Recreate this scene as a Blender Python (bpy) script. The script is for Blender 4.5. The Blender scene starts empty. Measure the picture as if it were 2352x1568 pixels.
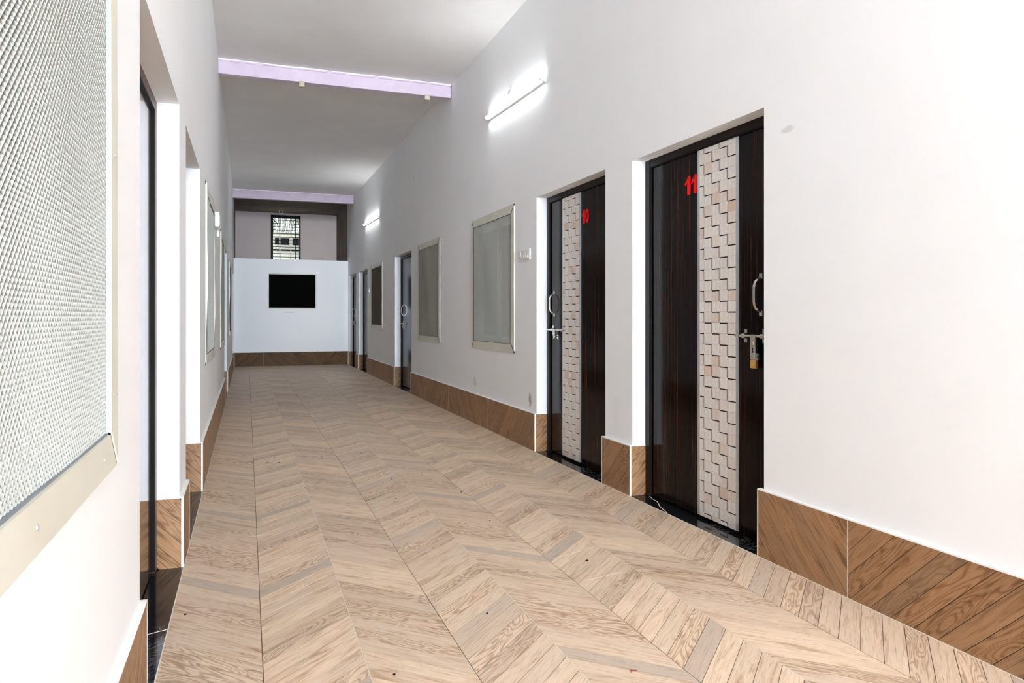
import bpy, bmesh, math, random
from math import sin, cos, pi, radians
from mathutils import Vector, Matrix

S = bpy.context.scene
COL = S.collection

# ------------------------------------------------------------------ camera, world, sun, exposure
YAW = radians(20.09)
CAMH = 1.12
F = 1664.0
HOR = 728.2
cd = bpy.data.cameras.new('camera')
cam = bpy.data.objects.new('camera', cd)
COL.objects.link(cam)
cam.location = (0, 0, CAMH)
cam.rotation_euler = (pi / 2, 0, -YAW)
cd.sensor_width = 36.0
cd.sensor_fit = 'HORIZONTAL'
cd.lens = 36.0 * F / 2352.0
cd.shift_y = -(784.0 - HOR) / 2352.0
cd.clip_start = 0.02
cd.clip_end = 200
S.camera = cam

W = bpy.data.worlds.new('sky')
S.world = W
W.use_nodes = True
wn = W.node_tree.nodes
wn['Background'].inputs[0].default_value = (0.72, 0.86, 1.0, 1)
wn['Background'].inputs[1].default_value = 2.5

sd = bpy.data.lights.new('daylight', 'SUN')
sun = bpy.data.objects.new('daylight', sd)
COL.objects.link(sun)
sd.energy = .42
sd.angle = radians(4)
sd.color = (1.0, 0.98, 0.97)
sun.rotation_euler = Vector((0.02, 1, 0.004)).to_track_quat('-Z', 'Y').to_euler()

ad_ = bpy.data.lights.new('open_end_daylight', 'AREA')     # daylight of the corridor's open end behind the camera
al = bpy.data.objects.new('open_end_daylight', ad_)
COL.objects.link(al)
ad_.shape = 'RECTANGLE'; ad_.size = 2.4; ad_.size_y = 3.6
ad_.energy = 2350
ad_.color = (0.735, 0.865, 1.0)
al.location = (1.0, -12.9, 1.95)
al.rotation_euler = (pi / 2, 0, 0)

S.view_settings.view_transform = 'Standard'
S.view_settings.look = 'None'
S.view_settings.gamma = 1.0
S.view_settings.use_curve_mapping = False
S.view_settings.exposure = 0.34
try:
    S.cycles.use_denoising = True
    S.cycles.max_bounces = 16
    S.cycles.diffuse_bounces = 12
    S.cycles.glossy_bounces = 4
    S.cycles.sample_clamp_indirect = 20
except Exception:
    pass

# ------------------------------------------------------------------ room measures (metres)
XL, XR = -0.267, 2.251          # faces of the skirting tiles
TW = 0.018                      # how far the skirting stands proud of the plaster
WL, WR = XL - TW, XR + TW       # plaster faces
H = 3.86                        # ceiling
SK = 0.31                       # skirting height
YB = -13.0                       # open end behind the camera
YE = 17.6                       # partition wall at the end
YF = 20.0                       # wall behind the partition
RD = 0.109                      # recess from skirting face to door frame

# ------------------------------------------------------------------ material helpers
def mat(name, base=(.8, .8, .8), rough=.6, metal=0., coat=0., spec=.5):
    m = bpy.data.materials.new(name)
    m.use_nodes = True
    b = m.node_tree.nodes['Principled BSDF']
    b.inputs['Base Color'].default_value = (*base, 1)
    b.inputs['Roughness'].default_value = rough
    b.inputs['Metallic'].default_value = metal
    b.inputs['Specular IOR Level'].default_value = spec
    if coat:
        b.inputs['Coat Weight'].default_value = coat
        b.inputs['Coat Roughness'].default_value = .05
    return m, m.node_tree, b

def nd(t, kind, **kw):
    n = t.nodes.new(kind)
    for k, v in kw.items():
        setattr(n, k, v)
    return n

def ramp(t, stops, interp='LINEAR'):
    r = nd(t, 'ShaderNodeValToRGB')
    r.color_ramp.interpolation = interp
    e = r.color_ramp.elements
    while len(e) < len(stops):
        e.new(.5)
    for i, (p, c) in enumerate(stops):
        e[i].position = p
        e[i].color = (*c, 1) if len(c) == 3 else c
    return r

def coords(t, scale=(1, 1, 1), kind='Object'):
    tc = nd(t, 'ShaderNodeTexCoord')
    mp = nd(t, 'ShaderNodeMapping')
    mp.inputs['Scale'].default_value = scale
    t.links.new(tc.outputs[kind], mp.inputs['Vector'])
    return mp.outputs['Vector']

def noise(t, vec, scale, detail=4, rough=.5, dist=0.):
    n = nd(t, 'ShaderNodeTexNoise')
    n.inputs['Scale'].default_value = scale
    n.inputs['Detail'].default_value = detail
    n.inputs['Roughness'].default_value = rough
    n.inputs['Distortion'].default_value = dist
    if vec is not None:
        t.links.new(vec, n.inputs['Vector'])
    return n

def mix(t, fac, a, b, mode='MIX'):
    m = nd(t, 'ShaderNodeMix', data_type='RGBA', blend_type=mode)
    for sock, v in ((m.inputs[0], fac), (m.inputs[6], a), (m.inputs[7], b)):
        if hasattr(v, 'is_output') or hasattr(v, 'links'):
            t.links.new(v, sock)
        elif isinstance(v, (int, float)):
            sock.default_value = v
        else:
            sock.default_value = (*v, 1) if len(v) == 3 else v
    return m.outputs[2]

def bump(t, b, height, strength=.2, dist=.002):
    n = nd(t, 'ShaderNodeBump')
    n.inputs['Strength'].default_value = strength
    n.inputs['Distance'].default_value = dist
    t.links.new(height, n.inputs['Height'])
    t.links.new(n.outputs[0], b.inputs['Normal'])

def plaster(name, a, b2, scale=1.1, stains=None):
    m, t, b = mat(name, a, .85, spec=.25)
    v = coords(t)
    n = noise(t, v, scale, 5, .6)
    r = ramp(t, [(.35, a), (.7, b2)])
    t.links.new(n.outputs[0], r.inputs[0])
    out = r.outputs[0]
    if stains:
        for (p, rad, colr) in stains:
            tc = nd(t, 'ShaderNodeTexCoord')
            sub = nd(t, 'ShaderNodeVectorMath', operation='SUBTRACT')
            sub.inputs[1].default_value = p
            t.links.new(tc.outputs['Object'], sub.inputs[0])
            div = nd(t, 'ShaderNodeVectorMath', operation='DIVIDE')
            div.inputs[1].default_value = rad
            t.links.new(sub.outputs[0], div.inputs[0])
            ln = nd(t, 'ShaderNodeVectorMath', operation='LENGTH')
            t.links.new(div.outputs[0], ln.inputs[0])
            nn = noise(t, tc.outputs['Object'], 28, 3)
            ad = nd(t, 'ShaderNodeMath', operation='ADD')
            t.links.new(ln.outputs['Value'], ad.inputs[0])
            t.links.new(nn.outputs[0], ad.inputs[1])
            rr = ramp(t, [(.75, (.75, .75, .75)), (1.0, (0, 0, 0))])
            mm = nd(t, 'ShaderNodeMath', operation='MULTIPLY')
            mm.inputs[1].default_value = .68
            t.links.new(ad.outputs[0], mm.inputs[0])
            t.links.new(mm.outputs[0], rr.inputs[0])
            out = mix(t, rr.outputs[0], out, colr)
    t.links.new(out, b.inputs['Base Color'])
    n2 = noise(t, v, 45, 4, .6)
    bump(t, b, n2.outputs[0], .12, .002)
    return m

M = {}
M['wall'] = plaster('white_plaster', (.885, .895, .905), (.91, .92, .93), 1.3,
                    [((WR, 5.755, .415), (.2, .035, .075), (.34, .27, .22)),
                     ((WR, 10.36, 3.13), (.2, .05, .035), (.66, .63, .62)),
                     ((WR, 7.35, .43), (.2, .07, .06), (.68, .65, .63)),
                     ((WR, 2.62, 1.96), (.2, .05, .02), (.66, .65, .65))])
M['ceil'] = plaster('ceiling_plaster', (.80, .785, .775), (.87, .86, .85), .9)
M['far'] = plaster('rosy_plaster', (.66, .56, .53), (.70, .61, .58), 1.0)
M['unlit_brown'] = plaster('unlit_brown_plaster', (.22, .175, .135), (.32, .27, .22), 1.4)  # plaster beyond the partition, its lack of light put into the colour
M['lilac'] = plaster('lilac_paint', (.61, .51, .61), (.66, .565, .66), 6)
M['caulk'] = plaster('white_filler', (.84, .83, .80), (.9, .89, .87), 30)
M['cream_grout'] = plaster('cream_grout', (.70, .63, .52), (.82, .77, .68), 40)
M['grout'] = mat('dark_grout', (.16, .12, .09), .9, spec=.1)[0]

def wood(name, c_dark, c_mid, c_light, c_grey, rough, spec, line=.5):
    m, t, b = mat(name, c_mid, rough, spec=spec)
    uv = nd(t, 'ShaderNodeUVMap', uv_map='grain')
    at = nd(t, 'ShaderNodeAttribute', attribute_name='tone')
    sep = nd(t, 'ShaderNodeSeparateColor')
    t.links.new(at.outputs['Color'], sep.inputs[0])
    def mp(s):
        q = nd(t, 'ShaderNodeMapping')
        q.inputs['Scale'].default_value = s
        t.links.new(uv.outputs[0], q.inputs['Vector'])
        return q.outputs['Vector']
    fine = noise(t, mp((7, 170, 1)), 1, 5, .65, .4)
    broad = noise(t, mp((3.2, 26, 1)), 1, 4, .6, 1.2)
    cn = noise(t, mp((2.6, 15, 1)), 1, 1.6, .45, .35)
    k1 = nd(t, 'ShaderNodeMath', operation='MULTIPLY'); k1.inputs[1].default_value = 95
    t.links.new(cn.outputs[0], k1.inputs[0])
    k2 = nd(t, 'ShaderNodeMath', operation='SINE')
    t.links.new(k1.outputs[0], k2.inputs[0])
    fig = nd(t, 'ShaderNodeMath', operation='MULTIPLY_ADD'); fig.inputs[1].default_value = .5; fig.inputs[2].default_value = .5
    t.links.new(k2.outputs[0], fig.inputs[0])
    rb = ramp(t, [(.30, c_mid), (.48, c_light), (.60, c_mid), (.72, c_dark)])
    t.links.new(broad.outputs[0], rb.inputs[0])
    # narrow dark grain lines
    rf = ramp(t, [(.30, (line, line * .93, line * .86)), (.46, (1, 1, 1))])
    t.links.new(fine.outputs[0], rf.inputs[0])
    c = mix(t, .75, rb.outputs[0], rf.outputs[0], 'MULTIPLY')
    # cathedral figure on some planks
    rw = ramp(t, [(.0, (1, 1, 1)), (.45, (.98, .97, .96)), (.8, (.74, .68, .62)), (1., (.55, .48, .42))])
    t.links.new(fig.outputs[0], rw.inputs[0])
    gt = nd(t, 'ShaderNodeMath', operation='GREATER_THAN')
    gt.inputs[1].default_value = .60
    t.links.new(sep.outputs[1], gt.inputs[0])
    mu = nd(t, 'ShaderNodeMath', operation='MULTIPLY')
    mu.inputs[1].default_value = .8
    t.links.new(gt.outputs[0], mu.inputs[0])
    c = mix(t, mu.outputs[0], c, mix(t, 1.0, c, rw.outputs[0], 'MULTIPLY'))
    # plank tone: brightness and greyness
    rt = ramp(t, [(0, (.88, .86, .85)), (.5, (.97, .965, .96)), (1, (1.06, 1.04, 1.02))])
    t.links.new(sep.outputs[0], rt.inputs[0])
    c = mix(t, 1.0, c, rt.outputs[0], 'MULTIPLY')
    c = mix(t, sep.outputs[2], c, mix(t, .85, c_grey, rf.outputs[0], 'MULTIPLY'))
    t.links.new(c, b.inputs['Base Color'])
    bump(t, b, fine.outputs[0], .10, .0006)
    return m

M['floor'] = wood('oak_floor_tile', (.50, .32, .19), (.69, .505, .35), (.80, .635, .475), (.52, .42, .34), .42, .16, .42)
M['skirt_shaded'] = wood('shaded_oak_skirting_tile', (.04, .018, .006), (.085, .04, .012), (.14, .07, .022), (.06, .04, .02), .45, .1, .4)  # same skirting tile with the shade of the far end coloured in
M['skirt'] = wood('oak_skirting_tile', (.15, .075, .032), (.30, .16, .075), (.40, .225, .115), (.24, .16, .10), .40, .22, .5)

# polished black stone
m, t, b = mat('black_stone', (.012, .013, .015), .08, spec=.35)
v = coords(t)
n1 = noise(t, v, 3.5, 6, .7, 2.5)
r1 = ramp(t, [(.492, (.010, .011, .013)), (.499, (.42, .42, .42)), (.506, (.010, .011, .013))])
t.links.new(n1.outputs[0], r1.inputs[0])
n3 = noise(t, v, 1.2, 2)
r3 = ramp(t, [(.50, (0, 0, 0)), (.58, (1, 1, 1))])
t.links.new(n3.outputs[0], r3.inputs[0])
t.links.new(mix(t, r3.outputs[0], (.010, .011, .013), r1.outputs[0]), b.inputs['Base Color'])
M['stone'] = m

# glossy dark laminate with vertical streaks
m, t, b = mat('wenge_laminate', (.02, .008, .004), .16, coat=.05, spec=.10)
v = coords(t, (38, 38, .55))
n1 = noise(t, v, 1.6, 5, .75)
v2 = coords(t, (150, 150, 1.6))
n2 = noise(t, v2, 1.0, 3, .6)
r1 = ramp(t, [(.40, (.002, .001, .001)), (.54, (.010, .003, .0015)), (.63, (.085, .022, .005)), (.74, (.30, .11, .025))])
t.links.new(n1.outputs[0], r1.inputs[0])
r2 = ramp(t, [(.38, (.25, .25, .25)), (.62, (1, 1, 1))])
t.links.new(n2.outputs[0], r2.inputs[0])
t.links.new(mix(t, 1.0, r1.outputs[0], r2.outputs[0], 'MULTIPLY'), b.inputs['Base Color'])
M['wenge'] = m
M['frame'] = mat('dark_door_frame', (.012, .007, .006), .3, coat=.05, spec=.15)[0]
M['brown_frame'] = mat('reddish_brown_frame', (.085, .04, .035), .4, coat=.08, spec=.3)[0]
M['gloss_leaf'] = mat('glossy_brown_leaf', (.05, .02, .015), .14, coat=.35, spec=.4)[0]

# pale wood-look inlay tile, tone by object
m, t, b = mat('pale_inlay_tile', (.72, .68, .63), .45, spec=.3)
oi = nd(t, 'ShaderNodeObjectInfo')
rr = ramp(t, [(0, (.90, .885, .865)), (.6, (.88, .855, .83)), (.86, (.86, .80, .765)), (.96, (.80, .68, .60)), (1, (.78, .62, .53))])
t.links.new(oi.outputs['Random'], rr.inputs[0])
v = coords(t, (40, 110, 22))
n1 = noise(t, v, 1, 4, .6, .5)
r2 = ramp(t, [(.35, (.84, .80, .77)), (.6, (1, 1, 1))])
t.links.new(n1.outputs[0], r2.inputs[0])
t.links.new(mix(t, .8, rr.outputs[0], r2.outputs[0], 'MULTIPLY'), b.inputs['Base Color'])
M['inlay'] = m
M['black'] = mat('matt_black', (.006, .006, .006), .6, spec=.15)[0]
M['panel_black'] = mat('black_panel_glass', (.002, .002, .002), .8, spec=.03)[0]
M['alu'] = mat('brushed_aluminium', (.62, .66, .70), .32, .8)[0]
M['steel'] = mat('nickel_steel', (.66, .63, .57), .22, 1.0)[0]
M['brass'] = mat('brass_body', (.80, .46, .12), .30, .75)[0]
M['red'] = mat('red_acrylic', (.86, .0, .004), .4, spec=.2)[0]
m, t, b = mat('cream_board', (.62, .585, .46), .5, spec=.3)
n1 = noise(t, coords(t), 3, 3)
r1 = ramp(t, [(.3, (.66, .645, .55)), (.7, (.73, .715, .63))])
t.links.new(n1.outputs[0], r1.inputs[0]); t.links.new(r1.outputs[0], b.inputs['Base Color'])
M['cream'] = m
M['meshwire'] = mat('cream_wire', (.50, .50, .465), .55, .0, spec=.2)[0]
M['wire_brown'] = mat('grey_brown_wire', (.36, .33, .28), .6, spec=.2)[0]  # browner net colour for the middle windows
M['wire_dark'] = mat('dark_brown_wire', (.14, .12, .095), .7, spec=.1)[0]  # darkest net colour, for the farthest mesh windows
M['bead'] = mat('grey_bead', (.30, .33, .37), .4, .5)[0]
M['bead_dark'] = mat('dark_bead', (.035, .035, .032), .6)[0]
M['plastic'] = mat('white_plastic', (.82, .82, .80), .3, spec=.5)[0]
M['plastic_grey'] = mat('grey_slot', (.12, .12, .12), .5)[0]
M['white_sash'] = mat('white_sash', (.80, .80, .76), .4)[0]
m, t, b = mat('tube_glow', (1, 1, 1), .3)
b.inputs['Emission Color'].default_value = (.93, .97, 1, 1)
b.inputs['Emission Strength'].default_value = 24
M['tube'] = m
M['tan'] = mat('tan_clamp', (.50, .44, .34), .6)[0]
M['rust'] = mat('dull_iron', (.10, .085, .075), .6, .5)[0]
M['dust'] = mat('dark_speck', (.03, .015, .01), .9, spec=.1)[0]
M['chalk'] = mat('white_paint_scratch', (.85, .83, .80), .8)[0]

def pane_mat(name, c0, c1):
    m, t, b = mat(name, c0, .5, coat=.15, spec=.2)
    b.inputs['Coat Roughness'].default_value = .03
    n = noise(t, coords(t, (1, 5.5, .25)), 1.0, 2)
    r = ramp(t, [(.40, c0), (.60, c1)])
    t.links.new(n.outputs[0], r.inputs[0])
    t.links.new(r.outputs[0], b.inputs['Base Color'])
    return m
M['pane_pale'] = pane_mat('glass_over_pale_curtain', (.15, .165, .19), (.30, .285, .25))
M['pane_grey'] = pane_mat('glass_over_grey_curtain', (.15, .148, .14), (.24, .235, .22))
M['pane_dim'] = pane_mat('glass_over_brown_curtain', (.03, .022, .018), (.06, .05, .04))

# ------------------------------------------------------------------ geometry helpers
class MB:
    def __init__(s):
        s.v = []; s.f = []; s.uv = None
    def box(s, x0, x1, y0, y1, z0, z1):
        x0, x1 = min(x0, x1), max(x0, x1); y0, y1 = min(y0, y1), max(y0, y1); z0, z1 = min(z0, z1), max(z0, z1)
        n = len(s.v)
        s.v += [(x0, y0, z0), (x1, y0, z0), (x1, y1, z0), (x0, y1, z0), (x0, y0, z1), (x1, y0, z1), (x1, y1, z1), (x0, y1, z1)]
        s.f += [tuple(n + i for i in q) for q in ((0, 3, 2, 1), (4, 5, 6, 7), (0, 1, 5, 4), (1, 2, 6, 5), (2, 3, 7, 6), (3, 0, 4, 7))]
        return s
    def prism(s, pts, off):
        """closed polygon pts (3d), swept by off"""
        n = len(s.v); k = len(pts); o = Vector(off)
        a = [Vector(p) for p in pts]
        nrm = Vector((0, 0, 0))
        for i in range(k):
            nrm += a[i].cross(a[(i + 1) % k])
        if nrm.dot(o) > 0:
            a.reverse()
        s.v += [tuple(p) for p in a] + [tuple(p + o) for p in a]
        s.f.append(tuple(n + i for i in range(k)))
        s.f.append(tuple(n + k + i for i in reversed(range(k))))
        for i in range(k):
            j = (i + 1) % k
            s.f.append((n + j, n + i, n + k + i, n + k + j))
        return s
    def tube(s, path, r, seg=10, cap=True):
        P = [Vector(p) for p in path]
        n0 = len(s.v)
        up = Vector((0, 0, 1))
        for i, p in enumerate(P):
            d = (P[min(i + 1, len(P) - 1)] - P[max(i - 1, 0)]).normalized()
            u = d.cross(up)
            if u.length < .05: u = d.cross(Vector((1, 0, 0)))
            u.normalize(); w = u.cross(d)
            rr = r[i] if isinstance(r, (list, tuple)) else r
            for k in range(seg):
                a = 2 * pi * k / seg
                s.v.append(tuple(p + u * cos(a) * rr + w * sin(a) * rr))
        for i in range(len(P) - 1):
            for k in range(seg):
                a = n0 + i * seg + k; b = n0 + i * seg + (k + 1) % seg
                s.f.append((a, a + seg, b + seg, b))
        if cap:
            s.f.append(tuple(n0 + k for k in range(seg)))
            s.f.append(tuple(n0 + (len(P) - 1) * seg + k for k in reversed(range(seg))))
        return s
    def mesh(s, name, off=(0, 0, 0)):
        me = bpy.data.meshes.new(name)
        me.from_pydata([(a - off[0], b - off[1], c - off[2]) for a, b, c in s.v], [], s.f)
        me.update()
        return me

def origin_of(p):
    o = Vector((0, 0, 0))
    while p is not None:
        o += p.location; p = p.parent
    return o

def obj(name, mb, material, parent=None, loc=None, bev=0., smooth=False):
    base = origin_of(parent)
    if loc is None: loc = tuple(base)
    if isinstance(mb, MB):
        me = mb.mesh(name, loc)
    else:
        me = mb
    if material is not None and not me.materials:
        me.materials.append(material)
    o = bpy.data.objects.new(name, me)
    COL.objects.link(o)
    o.parent = parent
    o.location = Vector(loc) - base
    if smooth:
        me.shade_smooth()
        try: me.set_sharp_from_angle(angle=radians(40))
        except Exception: pass
    if bev:
        m = o.modifiers.new('bevel', 'BEVEL'); m.width = bev; m.segments = 2; m.limit_method = 'ANGLE'
    return o

def empty(name, loc):
    o = bpy.data.objects.new(name, None)
    o.empty_display_size = .1
    COL.objects.link(o); o.location = loc
    return o

def tag(o, label=None, cat=None, group=None, kind=None):
    if label: o['label'] = label
    if cat: o['category'] = cat
    if group: o['group'] = group
    if kind: o['kind'] = kind
    return o

def project(x, y, z):
    s, c = sin(YAW), cos(YAW)
    d = x * s + y * c
    if d < .05: return None
    return (1176 + F * (x * c - y * s) / d, HOR - F * (z - CAMH) / d)

def clip(poly, a, b, c):
    """keep the side a*x+b*y<=c of a convex polygon"""
    out = []
    for i, p in enumerate(poly):
        q = poly[(i + 1) % len(poly)]
        dp = a * p[0] + b * p[1] - c; dq = a * q[0] + b * q[1] - c
        if dp <= 1e-9: out.append(p)
        if (dp < -1e-9 and dq > 1e-9) or (dp > 1e-9 and dq < -1e-9):
            k = dp / (dp - dq)
            out.append((p[0] + (q[0] - p[0]) * k, p[1] + (q[1] - p[1]) * k))
    return out

# planks carry a grain uv and a tone
class Planks:
    def __init__(s):
        s.v = []; s.f = []; s.uv = []; s.tone = []
    def add(s, poly, to3, depth, ang, tone, off):
        """poly: 2d outline; to3(a,b,d): point at depth d under the surface"""
        k = len(poly); n = len(s.v)
        top = [Vector(to3(a, b, 0)) for a, b in poly]
        bot = [Vector(to3(a, b, depth)) for a, b in poly]
        nrm = sum((top[i].cross(top[(i + 1) % k]) for i in range(k)), Vector())
        if nrm.dot(top[0] - bot[0]) < 0:
            top.reverse(); bot.reverse(); poly = list(reversed(poly))
        s.v += [tuple(p) for p in top] + [tuple(p) for p in bot]
        ca, sa = cos(ang), sin(ang)
        g = [((a * ca + b * sa) + off[0], (-a * sa + b * ca) + off[1]) for a, b in poly]
        fs = [tuple(range(n, n + k))]; us = [list(g)]
        for i in range(k):
            j = (i + 1) % k
            fs.append((n + j, n + i, n + k + i, n + k + j)); us.append([g[j], g[i], g[i], g[j]])
        s.f += fs; s.uv += us; s.tone += [tone] * len(fs)
    def mesh(s, name, off=(0, 0, 0)):
        me = bpy.data.meshes.new(name)
        me.from_pydata([(a - off[0], b - off[1], c - off[2]) for a, b, c in s.v], [], s.f)
        uvl = me.uv_layers.new(name='grain')
        flat = []
        for u in s.uv:
            for p in u: flat += [p[0], p[1]]
        uvl.data.foreach_set('uv', flat)
        ca = me.color_attributes.new(name='tone', type='FLOAT_COLOR', domain='CORNER')
        cf = []
        for u, tn in zip(s.uv, s.tone):
            cf += [tn[0], tn[1], tn[2], 1.0] * len(u)
        ca.data.foreach_set('color', cf)
        me.update()
        return me

def tone_for(a, b):
    r = random.Random(a * 7919 + b * 104729 + 5)
    t = r.random(); f = r.random(); g = 0.
    if r.random() < .07: g = .5 + .3 * r.random()
    elif r.random() < .3: g = .3 * r.random()
    return (t, f, g), (r.random() * 40, r.random() * 40)

# ------------------------------------------------------------------ openings
# door recesses: (near edge, far edge, lintel height)
DR = [(2.775, 4.005, 2.10), (4.372, 5.605, 2.117), (10.50, 11.765, 2.105), (14.63, 15.86, 2.095), (16.25, 17.50, 2.105)]
DL = [(2.285, 3.555, 2.072), (3.93, 5.06, 2.072), (10.40, 11.66, 2.08), (16.25, 17.45, 2.09)]
# windows with outer frame: (near, far, bottom, top)
WR_ = [(6.13, 7.45, .794, 2.144), (8.815, 10.05, .792, 2.128), (12.90, 14.17, .90, 2.125)]
WL_ = [(.49, 1.809, .794, 2.144), (5.70, 7.08, .77, 2.11), (8.78, 10.15, .76, 2.11), (13.05, 14.40, .80, 2.08)]
FB = .078   # frame board width

def wall_with_holes(face, side, y0, y1, holes, thick=.30, h=H):
    """boxes round the holes (ya, yb, za, zb)"""
    ys = sorted({y0, y1} | {v for q in holes for v in q[:2]})
    mb = MB()
    for a, b2 in zip(ys[:-1], ys[1:]):
        zs = [0.]
        hs = sorted([q for q in holes if q[0] <= a + 1e-6 and q[1] >= b2 - 1e-6], key=lambda q: q[2])
        z = 0.
        for q in hs:
            if q[2] > z: mb.box(face, face + side * thick, a, b2, z, q[2])
            z = q[3]
        if z < h: mb.box(face, face + side * thick, a, b2, z, h)
    return mb

hR = [(a, b, 0, t) for a, b, t in DR] + [(a + FB - .01, b - FB + .01, c + FB - .01, d - FB + .01) for a, b, c, d in WR_]
hL = [(a, b, 0, t) for a, b, t in DL] + [(a + FB - .01, b - FB + .01, c + FB - .01, d - FB + .01) for a, b, c, d in WL_]
o = obj('wall_right', wall_with_holes(WR, 1, YB, YE + .13, hR), M['wall']); tag(o, 'long white plastered corridor wall with the numbered doors', 'wall', kind='structure')
o = obj('wall_left', wall_with_holes(WL, -1, YB, YE + .13, hL), M['wall']); tag(o, 'long white plastered corridor wall close beside the viewer', 'wall', kind='structure')
o = obj('wall_end', MB().box(WL, XR + RD, YE + TW, YE + .13, 0, 2.463), M['wall']); tag(o, 'low white partition wall closing the corridor, with the black panel on it', 'wall', kind='structure')
# wall behind the partition, with an opening for the barred window
wx0, wx1, wz0, wz1 = .585, 1.335, 2.15, 3.80
mb = MB().box(WL - .3, wx0, YF, YF + .25, 0, H).box(wx1, WR + .3, YF, YF + .25, 0, H).box(wx0, wx1, YF, YF + .25, 0, wz0).box(wx0, wx1, YF, YF + .25, wz1, H)
o = obj('wall_far', mb, M['far']); tag(o, 'rosy wall in the dark space beyond the low partition', 'wall', kind='structure')
o = obj('trim_1', MB().box(WL - .3, WL, YE + .13, YF, 0, H).box(WR, WR + .3, YE + .13, YF, 0, H), M['unlit_brown']); tag(o, 'side walls of the space beyond the partition, coloured brown as if unlit', 'wall', kind='structure')
o = obj('trim_2', MB().box(WL - .3, WR + .3, 16.72, YF + .25, H, H + .2), M['unlit_brown']); tag(o, 'ceiling beyond the far lilac beam, coloured dark as if unlit', 'ceiling', kind='structure')
o = obj('ceiling', MB().box(WL - .3, WR + .3, YB, 16.72, H, H + .2), M['ceil']); tag(o, 'pale grey plastered ceiling of the corridor', 'ceiling', kind='structure')

# ------------------------------------------------------------------ floor with chevron planks
floor = obj('floor', MB().box(WL - .02, WR + .02, YB, YE + .1, -.15, -.0016).box(WL - .3, WR + .3, YE + .1, YF + .2, -.15, 0), M['grout'])
tag(floor, 'chevron wood-look tiled corridor floor', 'floor', kind='structure')
NC = 8
cw = (XR - XL) / NC
PP = .0976
GAP = .0022
cand = []
for c in range(NC):
    x0 = XL + c * cw; x1 = x0 + cw
    sgn = -1 if c % 2 == 0 else 1          # even columns run nearer to the right, odd ones away
    slope = .96
    j0 = int((YB - 1) / PP); j1 = int((YE + 1) / PP)
    for j in range(j0, j1):
        ya = j * PP + (.292 if sgn < 0 else 0.)   # y at the left edge of the column
        ya += .03
        g = GAP / 2
        xa, xb = x0 + (.0015 if c else 0), x1 - (.0015 if c < NC - 1 else 0)
        fa = (xa - x0) / cw; fb = (xb - x0) / cw
        d = sgn * slope * cw
        poly = [(xa, ya + d * fa + g * 1.4), (xb, ya + d * fb + g * 1.4), (xb, ya + d * fb + PP - g * 1.4), (xa, ya + d * fa + PP - g * 1.4)]
        poly = clip(poly, 0, -1, -YB); poly = clip(poly, 0, 1, YE)
        if len(poly) < 3: continue
        ang = math.atan2(sgn * slope, 1)
        tn, off = tone_for(c % 4, j % 12)
        r = random.Random(c * 991 + j * 13)
        tn = (min(1, max(0, tn[0] + .15 * (r.random() - .5))), tn[1], tn[2])
        # size in the picture
        q = [project(a, b2, 0) for a, b2 in poly]
        ar = 0
        if all(q):
            vis = [1 for p in q if -5 < p[0] < 2357 and -5 < p[1] < 1573]
            if vis:
                ar = abs(sum(q[i][0] * q[(i + 1) % len(q)][1] - q[(i + 1) % len(q)][0] * q[i][1] for i in range(len(q)))) * len(vis) / len(q)
        cand.append((ar, poly, ang, tn, off, r.uniform(-.0003, .0003)))
cand.sort(key=lambda q: -q[0])
for k, (ar, poly, ang, tn, off, dz) in enumerate(cand[:296]):
    P = Planks()
    P.add(poly, lambda a, b2, d: (a, b2, dz * .6 - d), .006, ang, tn, off)
    cx = sum(p[0] for p in poly) / len(poly); cy = sum(p[1] for p in poly) / len(poly)
    me = P.mesh('plank', (cx, cy, 0))
    obj('plank', me, M['floor'], floor, loc=(cx, cy, 0))
P = Planks()
for (ar, poly, ang, tn, off, dz) in cand[296:]:
    P.add(poly, lambda a, b2, d: (a, b2, dz * .3 - d), .006, ang, tn, off)
o = obj('distant_planks', P.mesh('distant_planks'), M['floor'], floor); o['kind'] = 'stuff'
# cream joints between tile rows
mb = MB()
for c in range(2, NC, 2):
    x = XL + c * cw
    mb.box(x - .0011, x + .0011, YB, YE, -.004, -.0004)
mb.box(XR - .004, XR + .001, YB, YE, -.004, .0012)
mb.box(XL - .001, XL + .003, YB, YE, -.004, .0012)
obj('cream_joint', mb, M['cream_grout'], floor)

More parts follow.
